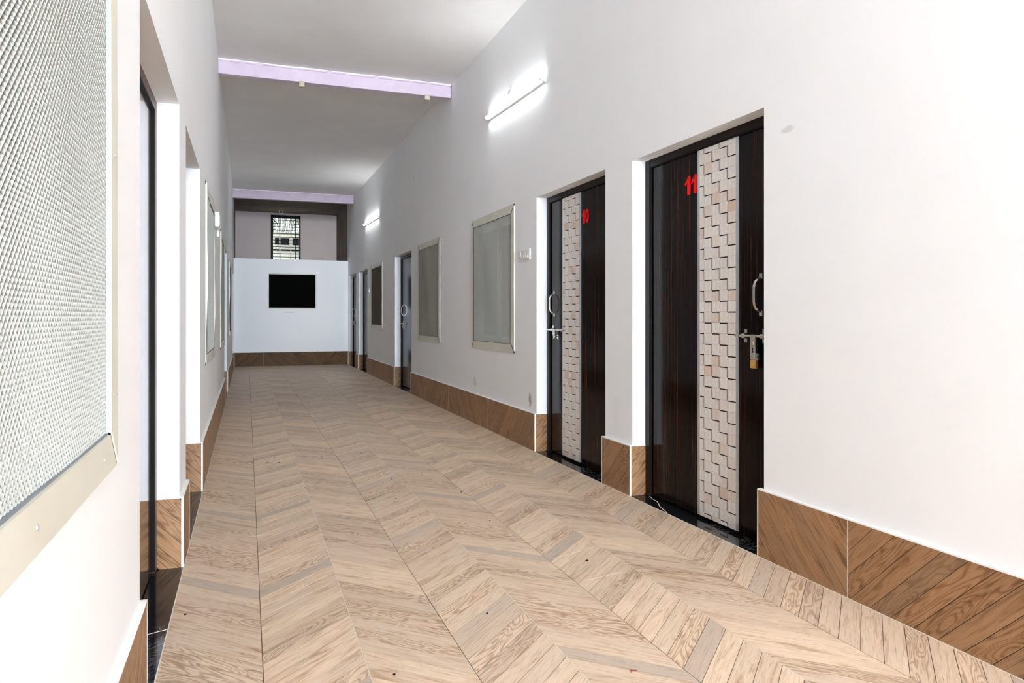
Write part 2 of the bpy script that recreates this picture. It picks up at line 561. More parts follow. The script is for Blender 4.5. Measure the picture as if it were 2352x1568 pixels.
# ------------------------------------------------------------------ skirting
def skirting(root, a0, a1, joints, to3, near, flip=1):
    """one run of skirting tiles from a0 to a1; to3(a, z, depth); every tile holds its slanted planks"""
    edges = [a0] + [q for q in joints if a0 + .02 < q < a1 - .02] + [a1]
    for i, (s0, s1) in enumerate(zip(edges[:-1], edges[1:])):
        mid = to3((s0 + s1) / 2, 0, 0)
        e0, e1 = s0 + .0015, s1 - .0015
        body = MB()
        c8 = [to3(e0, 0, .002), to3(e1, 0, .002), to3(e1, SK, .002), to3(e0, SK, .002)]
        c8b = [to3(e0, 0, TW), to3(e1, 0, TW), to3(e1, SK, TW), to3(e0, SK, TW)]
        off = Vector(c8b[0]) - Vector(c8[0])
        body.prism(c8, off)
        tile = obj('skirting_tile', body, M['black'], root, loc=mid)
        sg = (1 if (i + (0 if flip > 0 else 1)) % 2 == 0 else -1)
        P = Planks(); n = 0
        k0 = int((e0 - 1) / PP) - 6; k1 = int((e1 + 1) / PP) + 6
        for k in range(k0, k1):
            g = .0014
            poly = [(k * PP + g, 0), ((k + 1) * PP - g, 0), ((k + 1) * PP - g + sg * SK, SK), (k * PP + g + sg * SK, SK)]
            poly = clip(poly, -1, 0, -e0); poly = clip(poly, 1, 0, e1)
            if len(poly) < 3: continue
            aa = max(p[0] for p in poly) - min(p[0] for p in poly)
            if aa < .012: continue
            tn, of = tone_for(int(a0 * 10) + i * 3, k)
            tn = (tn[0], tn[1], tn[2] * .6)
            if near:
                Q = Planks(); Q.add(poly, to3, .004, sg * pi / 4, tn, of)
                obj('plank', Q.mesh('plank', mid), M['skirt'], tile, loc=mid)
            else:
                P.add(poly, to3, .004, sg * pi / 4, tn, of)
        if not near:
            o = obj('plank_facing', P.mesh('plank_facing', mid), M['skirt_shaded' if root.name == 'baseboard_end' else 'skirt'], tile, loc=mid); o['kind'] = 'stuff'

bR = empty('baseboard_right', (XR, 0, 0)); tag(bR, 'wood-look tile skirting along the wall of numbered doors', 'skirting', kind='structure')
bL = empty('baseboard_left', (XL, 0, 0)); tag(bL, 'wood-look tile skirting along the wall nearest the viewer', 'skirting', kind='structure')
bE = empty('baseboard_end', (1, YE, 0)); tag(bE, 'wood-look tile skirting under the end partition, shade put into its colour', 'skirting', kind='structure')
tR = lambda a, z, d: (XR + d, a, z)
tL = lambda a, z, d: (XL - d, a, z)
tE = lambda a, z, d: (a, YE + d, z)
caulk = {bR: MB(), bL: MB(), bE: MB()}
strip = {bR: MB(), bL: MB(), bE: MB()}
EDG = .026   # skirting laps this far past the plaster edge on the near side of a recess
runsR = [(YB, DR[0][0] + EDG, [-.145, 1.055, 2.255], True, -1), (DR[0][1], DR[1][0] + .02, [], True, -1), (DR[1][1], DR[2][0] + .0, [6.85, 8.365, 9.6], True, -1),
         (DR[2][1], DR[3][0], [12.96, 14.1], False, 1), (DR[3][1], DR[4][0], [], False, 1), (DR[4][1], YE, [], False, 1)]
runsL = [(YB, DL[0][0] + .012, [-.1, 1.1], True, 1), (DL[0][1], DL[1][0], [], True, 1), (DL[1][1], DL[2][0], [6.25, 7.45, 8.65, 9.85], True, 1),
         (DL[2][1], DL[3][0], [12.9, 14.1, 15.3], False, 1), (DL[3][1], YE, [], False, 1)]
for root, runs, tt, X0, X1, s in ((bR, runsR, tR, XR, WR, 1), (bL, runsL, tL, XL, WL, -1)):
    for a0, a1, jn, near, fl in runs:
        skirting(root, a0, a1, jn, tt, near, fl)
        caulk[root].box(X0 - s * .0005, X1 + s * .004, a0, a1, SK, SK + .007)
        # cream joints
        for q in [q for q in jn if a0 < q < a1]:
            strip[root].box(X0 - s * .0002, X0 + s * .006, q - .0022, q + .0022, 0, SK)
        strip[root].box(X0 - s * .0004, X1, a0 - .0005, a0 + .007, 0, SK + .002)
        if a1 < YE: strip[root].box(X0 - s * .0004, X1, a1 - .007, a1 + .0005, 0, SK + .002)
# short tiles on the reveals inside the recesses
for root, Ds, X0, s in ((bR, DR, XR, 1), (bL, DL, XL, -1)):
    for k, (a, b2, tp) in enumerate(Ds):
        near = k < 3
        # far jamb faces the camera
        f = lambda q, z, d, b2=b2, X0=X0, s=s: (X0 + s * q, b2 - .003 + d, z)
        skirting(root, .008, RD + .003, [], f, near, 1)
        caulk[root].box(X0, X0 + s * (RD + .003), b2 - .0035, b2 + .01, SK, SK + .005)
        g = lambda q, z, d, a=a, X0=X0, s=s: (X0 + s * q, a + .003 - d, z)
        skirting(root, TW + .01, RD + .003, [], g, False, -1)
skirting(bE, XL, XR + RD, [.35, 1.55], tE, False, 1)
caulk[bE].box(XL, XR + RD, YE - .0005, YE + TW + .004, SK, SK + .007)
for r in (bR, bL, bE):
    obj('filler_bead', caulk[r], M['caulk'], r, bev=.0015)
    if strip[r].v: obj('corner_strip', strip[r], M['cream_grout'], r)

# black stone thresholds inside the recesses
for i, (root, Ds, X0, s) in enumerate(((bR, DR, XR, 1), (bL, DL, XL, -1))):
    for (a, b2, tp) in Ds:
        o = obj('threshold', MB().box(X0 + s * .001, X0 + s * (RD + .06), a + .004, b2 - .004, -.02, .002), M['stone'], None, loc=(X0, (a + b2) / 2, 0))
        tag(o, None, None, kind='structure')
        side = 'right' if s > 0 else 'left'
        n = {('right', 0): 'polished black stone threshold in front of door 11', ('right', 1): 'polished black stone threshold in front of door 10', ('right', 2): 'black stone threshold in front of the dark door between two meshed windows',
             ('right', 3): 'black threshold of the second door from the end partition', ('right', 4): 'black threshold of the door beside the end partition',
             ('left', 0): 'polished black stone threshold of the nearest door beside the big meshed window', ('left', 1): 'black stone threshold of the second doorway opposite door 10',
             ('left', 2): 'black threshold of the doorway opposite the dark middle door', ('left', 3): 'black threshold of the last doorway opposite the end door'}[(side, Ds.index((a, b2, tp)))]
        tag(o, n, 'threshold')

def joint(par, pts, w=.0022):
    mb = MB()
    for (xa, ya), (xb, yb) in zip(pts[:-1], pts[1:]):
        d = Vector((xb - xa, yb - ya)).normalized(); n = Vector((-d.y, d.x)) * w
        mb.prism([(xa - n.x, ya - n.y, .0018), (xb - n.x, yb - n.y, .0018), (xb + n.x, yb + n.y, .0018), (xa + n.x, ya + n.y, .0018)], (0, 0, .0008))
    obj('stone_joint', mb, M['chalk'], par)
joint(bpy.data.objects['threshold'], [(2.372, 3.985), (2.345, 3.90), (2.335, 3.82), (2.29, 3.72), (2.253, 3.58)])
joint(bpy.data.objects['threshold.005'], [(XL - .10, 2.86), (XL - .06, 2.84), (XL - .004, 2.86)], .0015)

# ------------------------------------------------------------------ digits
def digit(mb, ch, Y, z, w, h, X, s, dirn, th=.004):
    """a raised digit on plane x=X, reading direction dirn along Y"""
    def P(u, v): return (X, Y + dirn * u * w, z + v * h)
    off = (-s * th, 0, 0)
    if ch == '1':
        # quads so the shape stays convex
        mb.prism([P(.46, 0), P(.98, 0), P(.98, 1), P(.62, 1), P(.46, .8)], off)
        mb.prism([P(0, .62), P(.10, .50), P(.62, .78), P(.62, 1), P(.5, .93)], off)
    elif ch in '09':
        n = 28
        oc = [(.5 + .5 * cos(2 * pi * k / n), .5 + .5 * sin(2 * pi * k / n)) for k in range(n)]
        if ch == '0':
            o_ = [(abs(x - .5) ** .8 * (1 if x > .5 else -1) * .5 ** .2 + .5, y) for x, y in oc]
            i_ = [(.5 + .17 * cos(2 * pi * k / n), .5 + .30 * sin(2 * pi * k / n)) for k in range(n)]
        else:
            o_ = [(x, .42 + y * .58) for x, y in oc]
            i_ = [(.5 + .2 * cos(2 * pi * k / n), .71 + .12 * sin(2 * pi * k / n)) for k in range(n)]
            mb.prism([P(.62, .4), P(1, .7), P(.7, 0), P(.35, 0)], off)
        for k in range(n):
            j = (k + 1) % n
            mb.prism([P(*o_[k]), P(*o_[j]), P(*i_[j]), P(*i_[k])], off)

# ------------------------------------------------------------------ doors
tile_mesh = {}
def inlay(door, X, s, ya, yb, z0, z1):
    """pale strip with stepped joints between aluminium edges; ya<yb"""
    st = obj('inlay_strip', MB().box(X, X - s * .003, ya + .022, yb - .022, z0, z1), M['black'], door, loc=(X, (ya + yb) / 2, z0))
    for nm, q0, q1 in (('edge_strip', ya, ya + .022), ('edge_strip', yb - .022, yb)):
        obj(nm, MB().box(X, X - s * .006, q0, q1, z0, z1), M['alu'], door, loc=(X, (q0 + q1) / 2, z0), bev=.001)
    W_ = (yb - ya - .044); cwid = W_ / 4.6; ch = .0582
    # columns counted from the far side towards the viewer; the first one is narrow
    cols = []
    y = yb - .022
    for k in range(5):
        w = cwid * (.6 if k == 0 else 1)
        cols.append((y - w, y)); y -= w
    rows = int((z1 - z0) / ch) + 8
    for k, (c0, c1) in enumerate(cols):
        for r in range(-6, rows):
            zt = z1 - .03 - (r - 5) * ch - k * ch * 1.0
            zb = zt - ch
            par = r % 2 == 0        # dark joint along the top of every other tile
            top = zt - (.0060 if par else .0005)
            bot = zb + .0004
            # dark upright joint on the near side of tiles just under a dark top, far side of the other
            n_in = .0075 if par else .0005
            a0, a1 = c0 + (n_in if k < 4 else 0.), c1 - .0004
            if k > 0 and False: pass
            top = min(top, z1); bot = max(bot, z0)
            if top - bot < .004: continue
            key = (round(a1 - a0, 4), round(top - bot, 4))
            if key not in tile_mesh:
                me = MB().box(-.002, .002, -(a1 - a0) / 2, (a1 - a0) / 2, 0, top - bot).mesh('inlay_tile')
                me.materials.append(M['inlay']); tile_mesh[key] = me
            o = bpy.data.objects.new('inlay_tile', tile_mesh[key]); COL.objects.link(o)
            o.parent = st
            o.location = Vector((X - s * .0045, (a0 + a1) / 2, bot)) - Vector((X, (ya + yb) / 2, z0))
    return st

def handle(door, X, s, y, z0, z1):
    """bowed pull handle with a small plate at either end"""
    h = obj('handle', MB(), M['steel'], door, loc=(X, y, z0))
    n = 14; mb = MB(); pts = []
    for i in range(n + 1):
        tt = i / n
        z = z0 + .02 + (z1 - z0 - .04) * tt
        d = .036 * (1 - abs(2 * tt - 1) ** 4.5) + .004
        pts.append((d, z))
    for i in range(n):
        (d0, za), (d1, zb) = pts[i], pts[i + 1]
        tx = Vector((d1 - d0, zb - za)).normalized(); nx = Vector((-tx.y, tx.x)) * .004
        q = [(X - s * (d0 + nx.x), y - .009, za + nx.y), (X - s * (d1 + nx.x), y - .009, zb + nx.y), (X - s * (d1 - nx.x), y - .009, zb - nx.y), (X - s * (d0 - nx.x), y - .009, za - nx.y)]
        mb.prism(q, (0, .018, 0))
    h.data = mb.mesh('handle', (X, y, z0)); h.data.materials.append(M['steel'])
    for za in (z0, z1 - .026):
        p = obj('mounting_plate', MB().box(X, X - s * .003, y - .012, y + .012, za, za + .026), M['steel'], h, loc=(X, y, za), bev=.001)
    mb = MB()
    for za in (z0 + .006, z1 - .006):
        for dy in (-.006, .006):
            mb.tube([(X - s * .003, y + dy, za), (X - s * .0042, y + dy, za)], .0028, 8)
    obj('screw', mb, M['bead'], h)
    return h

def latch(door, X, s, yfree, ylock, z, hasp_y, long_hasp):
    """sliding bolt with brackets and a hanging hasp; yfree is the end over the leaf"""
    d = 1 if ylock > yfree else -1
    L = obj('latch', MB().tube([(X - s * .014, yfree, z), (X - s * .014, ylock, z)], .0068, 12), M['steel'], door, loc=(X, yfree, z), smooth=True)
    obj('bolt_tip', MB().tube([(X - s * .014, yfree - d * .002, z), (X - s * .014, yfree + d * .03, z)], [.006, .0085], 12), M['steel'], L, smooth=True)
    for yb in (yfree + d * .065, yfree + d * .29 * abs(ylock - yfree) / .36 if False else ylock - d * .10):
        q = obj('bracket', MB().box(X, X - s * .003, yb - .012, yb + .012, z - .034, z - .013).box(X, X - s * .003, yb - .012, yb + .012, z + .013, z + .034), M['steel'], L, loc=(X, yb, z), bev=.001)
        mb = MB(); n = 10
        for i in range(n):
            a0 = -pi / 2 + pi * i / n; a1 = -pi / 2 + pi * (i + 1) / n
            r0, r1 = .0078, .0105
            P = lambda a, r: (X - s * (.008 + cos(a) * r * 1.35), yb - .012, z + sin(a) * r * 1.25)
            mb.prism([P(a0, r0), P(a0, r1), P(a1, r1), P(a1, r0)], (0, .024, 0))
        obj('bracket_loop', mb, M['steel'], q if False else L)
        mb = MB()
        for dz in (-.024, .024): mb.tube([(X - s * .003, yb, z + dz), (X - s * .005, yb, z + dz)], [.005, .003], 10)
        obj('screw', mb, M['bead'], L)
    # hasp hanging from the bolt
    hw = .019 if long_hasp else .012
    hl = .118 if long_hasp else .075
    mb = MB(); x0 = X - s * .021
    tilt = .0
    pts = [(x0, hasp_y - hw, z + .008), (x0, hasp_y + hw, z + .008), (x0, hasp_y + hw * 1.12, z - hl + .014), (x0, hasp_y + hw * .6, z - hl), (x0, hasp_y - hw * .6, z - hl), (x0, hasp_y - hw * 1.12, z - hl + .014)]
    mb.prism(pts, (-s * .0035, 0, 0))
    hp = obj('hasp', mb, M['steel'], L, loc=(x0, hasp_y, z), bev=.0012)
    obj('hasp_slot', MB().box(x0 - s * .0034, x0 - s * .0041, hasp_y - .004, hasp_y + .004, z - hl + .025, z - hl + .062), M['black'], L, bev=.0003)
    obj('hasp_boss', MB().tube([(x0 - s * .003, hasp_y, z - .038), (x0 - s * .009, hasp_y, z - .038)], [.0135, .010], 16), M['steel'], L, smooth=True)
    # staple on the leaf
    ys = hasp_y - d * (.0 if long_hasp else .03)
    zz = z - hl + .01
    obj('staple', MB().box(X, X - s * .003, ys - .018, ys + .018, zz - .01, zz + .024).tube([(X, ys - .006, zz + .014), (X - s * .028, ys - .006, zz + .014), (X - s * .028, ys + .006, zz + .014), (X, ys + .006, zz + .014)], .003, 8), M['steel'], L)
    return L

def door(idx, side, a, b2, tp, label, text=None, strip_y=None, text_y=None, hand_y=None, latch_p=None, text_z=1.82):
    s = 1 if side == 'right' else -1
    X0 = XR if s > 0 else XL
    X = X0 + s * RD                       # face of the frame
    d = empty('door_%d' % idx, (X, (a + b2) / 2, 0))
    tag(d, label, 'door', kind='structure')
    fw = .052
    mb = MB().box(X, X + s * .07, a - .02, a + fw, .002, tp + .02).box(X, X + s * .07, b2 - fw, b2 + .02, .002, tp + .02).box(X, X + s * .07, a + fw, b2 - fw, tp - .045, tp + .02)
    obj('door_frame', mb, M['brown_frame' if s < 0 else 'frame'], d, bev=.004)
    LX = X + s * .014                     # face of the leaf
    leaf = obj('door_leaf', MB().box(LX, LX + s * .035, a + fw - .008, b2 - fw + .008, .012, tp - .045 + .006), M['gloss_leaf' if s < 0 else 'wenge'], d, bev=.002)
    obj('backing', MB().box(X + s * .06, X + s * .075, a - .02, b2 + .02, 0, tp + .02), M['black'], d)
    obj('door_stop', MB().box(X + s * .001, LX, a + fw, a + fw + .006, .012, tp - .05).box(X + s * .001, LX, b2 - fw - .006, b2 - fw, .012, tp - .05).box(X + s * .001, LX, a + fw, b2 - fw, tp - .051, tp - .045), M['black'], d)
    if strip_y: inlay(d, LX, s, strip_y[0], strip_y[1], .02, tp - .048)
    if text:
        mb = MB()
        for k, ch in enumerate(text):
            o_ = text_y + (-1 if s > 0 else 1) * k * .062
            m2 = MB(); digit(m2, ch, o_, text_z, .054, .105, LX, s, -1 if s > 0 else 1)
            obj('door_number', m2, M['red'], d, loc=(LX, o_, text_z))
    if hand_y: handle(d, LX, s, hand_y, 1.125, 1.335)
    if latch_p: latch(d, LX, s, *latch_p)
    return d

door(1, 'right', *DR[0], 'glossy dark door with red number 11, pale stepped inlay strip and a brass padlock', '11', (3.092, 3.452), 3.580, 2.925, (3.105, 2.80, 1.026, 2.958, True))
door(2, 'right', *DR[1], 'glossy dark door with red number 10 beyond the inlay strip', '10', (4.965, 5.312), 4.950, 5.478, (5.235, 5.60, 1.016, 5.43, False))
door(3, 'right', *DR[2], 'dark wooden door between the two middle meshed windows, with a small red numeral', '9', None, 10.80, 11.55, (11.35, 11.70, 1.016, 11.52, False))
door(4, 'right', *DR[3], 'black looking doorway next to the farthest right-hand meshed window', None, None, None, None, None)
door(5, 'right', *DR[4], 'last narrow dark door in the corner by the end partition', None, None, None, 17.30, (17.10, 17.44, 1.016, 17.25, False))
door(6, 'left', *DL[0], 'reddish brown framed door in the recess beside the nearest big mesh window', None, None, None, None, None)
door(7, 'left', *DL[1], 'door hidden deep in the second white recess along the near wall', None)
door(8, 'left', *DL[2], 'door hidden in the third recess, past two mesh windows on the near wall', None)
door(9, 'left', *DL[3], 'door hidden in the last recess of the near wall by the partition', None)

# padlock on door 11
LX = XR + RD + .014
px, py, pz = LX - .024, 2.948, .868
pl = empty('padlock', (px, py, pz)); tag(pl, 'small brass padlock hanging from the latch of door 11', 'padlock')
obj('body', MB().box(px - .008, px + .008, py - .022, py + .022, pz, pz + .040), M['brass'], pl, bev=.002)
sh = [(px, py - .013, pz + .038)] + [(px, py - .013 + .013 - .013 * cos(a) , pz + .062 + .013 * sin(a)) for a in [pi * k / 8 for k in range(9)]] + [(px, py + .013, pz + .038)]
obj('shackle', MB().tube(sh, .003, 8), M['steel'], pl, smooth=True)
obj('stamp', MB().box(px - .0084, px - .0078, py - .014, py - .009, pz + .018, pz + .023).box(px - .0084, px - .0078, py - .006, py - .002, pz + .018, pz + .022).box(px - .0084, px - .0078, py + .001, py + .006, pz + .018, pz + .023).box(px - .0084, px - .0078, py + .009, py + .014, pz + .018, pz + .022), M['steel'], pl)

# ------------------------------------------------------------------ meshed windows
def expanded(name, w, h, px=.0156, pz=.0162):
    """stretched-metal sheet in the plane x=0, y 0..w, z 0..h; ribbons tilted like louvres"""
    nx = int(w / px) + 1; nz = int(h / pz) + 1
    v = []; f = []
    t = .00165; dp = .0015
    def bow(y, z):
        return .006 * sin(pi * y / w) * sin(pi * z / h) + .0018 * sin(9 * y + 4 * z) * sin(pi * y / w)
    for r in range(2 * nz):
        zc = r * pz / 2
        if zc > h - .004: break
        o_ = (r % 2) * .5
        n0 = len(v)
        m = 2 * nx + 1
        for i in range(m):
            y = (i * .5 + o_) * px
            up = (i % 2) * pz / 2
            y = min(y, w); z = min(zc + up, h)
            b_ = bow(y, z)
            v.append((b_ + dp, y, z - t)); v.append((b_ - dp, y, z + t))
        for i in range(m - 1):
            if v[n0 + 2 * i][1] >= w - 1e-6: break
            a = n0 + 2 * i
            f.append((a, a + 2, a + 3, a + 1))
    me = bpy.data.meshes.new(name)
    me.from_pydata(v, [], f); me.update()
    me.materials.append(M['meshwire'])
    return me
MW, MH = 1.17, 1.20
NET = expanded('wire_mesh', MW, MH)

def window(idx, side, a, b2, z0, z1, label, pane, warp=0.):
    s = 1 if side == 'right' else -1
    X0 = XR if s > 0 else XL
    Wf = WR if s > 0 else WL
    w = empty('window_%d' % idx, (Wf, (a + b2) / 2, z0))
    tag(w, label, 'window', kind='structure')
    xo = Wf - s * .001; th = .014 if idx == 4 else .007
    g = .0055 if idx == 4 else .010
    ca, cb, c0, c1 = a + FB, b2 - FB, z0 + FB, z1 - FB
    r = random.Random(idx)
    def board(pts, long_axis):
        mb = MB(); 
        n = 8
        # split lengthwise so that the sheet-metal board can be slightly wavy
        (p0, p1, q1, q0) = pts     # p: outer edge, q: inner edge
        ph = r.uniform(0, 6)
        def wv(t): return (.0045 * sin(ph + 5 * t) + .003 * sin(ph * 2 + 11 * t)) * warp
        for i in range(n):
            t0, t1 = i / n, (i + 1) / n
            L = lambda A, B, t: (A[0] + (B[0] - A[0]) * t, A[1] + (B[1] - A[1]) * t)
            A, B = L(p0, p1, t0), L(p0, p1, t1); C, D = L(q0, q1, t1), L(q0, q1, t0)
            qd = []
            for (yy, zz), tt in ((A, t0), (B, t1), (C, t1), (D, t0)):
                qd.append((xo - s * (th + wv(tt) + abs(warp) * .004), yy, zz))
            k = len(mb.v)
            mb.v += qd + [(xo, yy, zz) for (_, yy, zz) in qd]
            F4 = [(0, 1, 2, 3), (7, 6, 5, 4), (0, 4, 5, 1), (2, 6, 7, 3)]
            if i == 0: F4.append((3, 7, 4, 0))
            if i == n - 1: F4.append((1, 5, 6, 2))
            mb.f += [tuple(k + e for e in q) for q in F4]
        ctr = ((pts[0][0] + pts[2][0]) / 2, (pts[0][1] + pts[2][1]) / 2)
        o = obj('frame_board', mb, M['cream'], w, loc=(xo, *ctr))
        bm = bmesh.new(); bm.from_mesh(o.data); bmesh.ops.remove_doubles(bm, verts=bm.verts, dist=1e-5); bmesh.ops.recalc_face_normals(bm, faces=bm.faces); bm.to_mesh(o.data); bm.free()
        sc = MB()
        for tt in (.09, .5, .91):
            y = (pts[0][0] * (1 - tt) + pts[1][0] * tt) * .5 + (pts[3][0] * (1 - tt) + pts[2][0] * tt) * .5
            z = (pts[0][1] * (1 - tt) + pts[1][1] * tt) * .5 + (pts[3][1] * (1 - tt) + pts[2][1] * tt) * .5
            xx = xo - s * (th + wv(tt) + abs(warp) * .004)
            sc.tube([(xx, y, z), (xx - s * .0025, y, z)], [.0045, .003], 10)
        obj('screw', sc, M['alu'], o)
    k = g * 1.2
    board([(a + k, z1), (b2 - k, z1), (cb - k, c1), (ca + k, c1)], 0)
    board([(a + k, z0), (b2 - k, z0), (cb - k, c0), (ca + k, c0)], 0)
    board([(a, z0 + k), (a, z1 - k), (ca, c1 - k), (ca, c0 + k)], 1)
    board([(b2, z0 + k), (b2, z1 - k), (cb, c1 - k), (cb, c0 + k)], 1)
    # black strips added so that the open mitre gaps look dark
    mb = MB(); w_ = .016
    for (ya_, za_, yb_, zb_) in ((a, z0, ca, c0), (a, z1, ca, c1), (b2, z0, cb, c0), (b2, z1, cb, c1)):
        dv = Vector((yb_ - ya_, zb_ - za_)).normalized(); nv = Vector((-dv.y, dv.x)) * w_
        pts = [(ya_, za_), (ya_ + dv.x * w_ + nv.x, za_ + dv.y * w_ + nv.y), (yb_ + nv.x * .5, zb_ + nv.y * .5), (yb_ - nv.x * .5, zb_ - nv.y * .5), (ya_ + dv.x * w_ - nv.x, za_ + dv.y * w_ - nv.y)]
        mb.prism([(Wf, y_, z_) for y_, z_ in pts], (-s * (th - .0005), 0, 0))
    obj('mitre_shade_strip', mb, M['black'], w)
    # grey bead round the net
    q = .0035; xb = xo - s * .001
    mb = MB().box(xb, xb - s * .008, ca, ca + q, c0, c1).box(xb, xb - s * .008, cb - q, cb, c0, c1).box(xb, xb - s * .008, ca, cb, c0, c0 + q).box(xb, xb - s * .008, ca, cb, c1 - q, c1)
    obj('bead', mb, M['bead' if idx == 4 else 'bead_dark'], w)
    # stretched-metal net
    net = obj('wire_mesh', NET, None, w, loc=(xo - s * .004, ca if s < 0 else cb, c0))
    if s > 0: net.rotation_euler = (0, 0, pi)
    net.scale = (1, (cb - ca) / MW, (c1 - c0) / MH)
    net['kind'] = 'stuff'
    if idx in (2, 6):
        net.material_slots[0].link = 'OBJECT'; net.material_slots[0].material = M['wire_brown']
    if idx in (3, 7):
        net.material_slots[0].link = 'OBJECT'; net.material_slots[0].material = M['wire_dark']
    # sliding sash behind
    xs = Wf + s * .075
    m_ = (a + b2) / 2
    mb = MB().box(xs, xs + s * .04, ca - .01, ca + .05, c0 - .01, c1 + .01).box(xs, xs + s * .04, cb - .05, cb + .01, c0 - .01, c1 + .01)
    mb.box(xs, xs + s * .04, ca, cb, c0 - .01, c0 + .06).box(xs, xs + s * .04, ca, cb, c1 - .06, c1 + .01).box(xs - s * .01, xs + s * .04, m_ - .03, m_ + .03, c0, c1)
    sash = obj('sash', mb, M['white_sash'], w, bev=.003)
    obj('pane', MB().box(xs + s * .018, xs + s * .026, ca - .01, m_, c0, c1), M[pane], sash, loc=(xs, (ca + m_) / 2, c0))
    obj('pane', MB().box(xs + s * .018, xs + s * .026, m_, cb + .01, c0, c1), M[pane], sash, loc=(xs, (cb + m_) / 2, c0))
    obj('backing', MB().box(xs + s * .04, xs + s * .05, ca - .03, cb + .03, c0 - .03, c1 + .03), M['black'], w)

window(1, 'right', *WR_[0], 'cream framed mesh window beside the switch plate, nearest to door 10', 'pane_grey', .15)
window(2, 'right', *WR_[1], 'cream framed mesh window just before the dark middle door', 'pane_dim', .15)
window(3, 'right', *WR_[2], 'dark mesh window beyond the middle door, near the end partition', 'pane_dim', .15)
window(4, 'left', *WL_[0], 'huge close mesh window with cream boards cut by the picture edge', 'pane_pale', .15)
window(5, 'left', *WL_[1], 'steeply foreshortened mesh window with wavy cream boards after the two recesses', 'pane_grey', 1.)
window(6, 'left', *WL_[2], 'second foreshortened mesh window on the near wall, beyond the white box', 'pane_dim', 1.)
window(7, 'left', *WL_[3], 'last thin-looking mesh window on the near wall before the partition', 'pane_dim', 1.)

# ------------------------------------------------------------------ far barred window and what lies outside
w8 = empty('window_8', ((wx0 + wx1) / 2, YF, wz0)); tag(w8, 'tall dark-framed barred window high in the far wall', 'window', kind='structure')
f_ = .055
mb = MB().box(wx0, wx0 + f_, YF - .04, YF + .12, wz0, wz1).box(wx1 - f_ * .6, wx1, YF - .04, YF + .12, wz0, wz1).box(wx0, wx1, YF - .04, YF + .12, wz1 - .07, wz1).box(wx0, wx1, YF - .04, YF + .12, wz0, wz0 + .06)
obj('window_frame', mb, M['black'], w8, bev=.004)
mb = MB().box(wx1 - .135, wx1 - .115, YF - .02, YF + .01, wz0 + .05, wz1 - .06)
obj('mullion', mb, M['black'], w8)
z = wz0 + .12
while z < wz1 - .1:
    obj('grille_bar', MB().tube([(wx0 + .02, YF + .05, z), (wx1 - .02, YF + .05, z)], .0085, 8), M['black'], w8, loc=(wx0, YF + .05, z))
    z += .088
m, t, b = mat('window_glass', (.9, .95, .92), .02)
b.inputs['Transmission Weight'].default_value = 1.0; b.inputs['IOR'].default_value = 1.1
M['glass'] = m
obj('pane', MB().box(wx1 - .118, wx1 - .03, YF - .006, YF - .002, wz0 + .05, wz1 - .06), M['glass'], w8)
obj('hook_bracket', MB().tube([(wx0 + f_, YF + .02, wz1 - .10), (wx0 + .10, YF + .03, wz1 - .16), (wx0 + .15, YF + .04, wz1 - .19), (wx0 + .18, YF + .04, wz1 - .27)], .012, 8), M['black'], w8)

m, t, b = mat('pale_render', (.62, .56, .46), .85)
M['render'] = m
m, t, b = mat('dry_stems', (.30, .27, .20), .9)
M['stem'] = m
hs = empty('house', (1.1, 25, 0)); tag(hs, 'pale beige house front seen through the barred window', 'house')
obj('facade', MB().box(-4, 6, 25, 26, -.1, 3.95), M['render'], hs)
for x0_, x1_ in ((.86, 1.30), (1.42, 1.75)):
    o = obj('window', MB().box(x0_, x1_, 24.97, 25.02, 3.50, 3.72), M['black'], hs)
    obj('window_hood', MB().box(x0_ - .04, x1_ + .04, 24.80, 25.0, 3.74, 3.78), M['render'], hs)
obj('ledge', MB().box(.8, 1.8, 24.8, 25.0, 3.30, 3.34), M['black'], hs)
r = random.Random(3)
mb = MB()
for i in range(190):
    x = r.uniform(.3, 2.4); y = r.uniform(23.2, 24.2); zb = r.uniform(3.7, 4.1); zt = zb + r.uniform(.5, 1.3)
    dx = r.uniform(-.12, .12)
    mb.tube([(x, y, zb), (x + dx * .5, y, (zb + zt) / 2), (x + dx, y, zt)], [r.uniform(.006, .016), .008, .004], 5)
for i in range(700):
    x = r.uniform(.3, 2.4); y = r.uniform(23.1, 24.3); zc = r.uniform(3.75, 5.0); a = r.uniform(0, pi); l = r.uniform(.03, .07)
    n = len(mb.v)
    mb.v += [(x, y, zc), (x + l * .3, y + .01, zc + l * .6), (x + l * cos(a), y, zc + l * sin(a) * 1.5), (x - l * .2, y + .01, zc + l * .5)]
    mb.f.append((n, n + 1, n + 2, n + 3))
mb.tube([(-.2, 23.7, 3.72), (2.8, 23.7, 3.72)], .03, 8)
for i in range(9):
    x = -.1 + i * .35
    mb.tube([(x, 23.7, -.06), (x + r.uniform(-.05, .05), 23.72, 2.), (x, 23.7, 3.9)], [.03, .025, .02], 6)
st = obj('dry_creeper', mb, M['stem'], None); tag(st, 'tangle of dry creeper stems outside the barred window', 'plant', kind='stuff')
obj('yard', MB().box(-8, 10, YF + .25, 40, -.2, -.05), M['render'], None)
tag(bpy.data.objects['yard'], 'pale ground outside behind the far wall', 'ground', kind='structure')

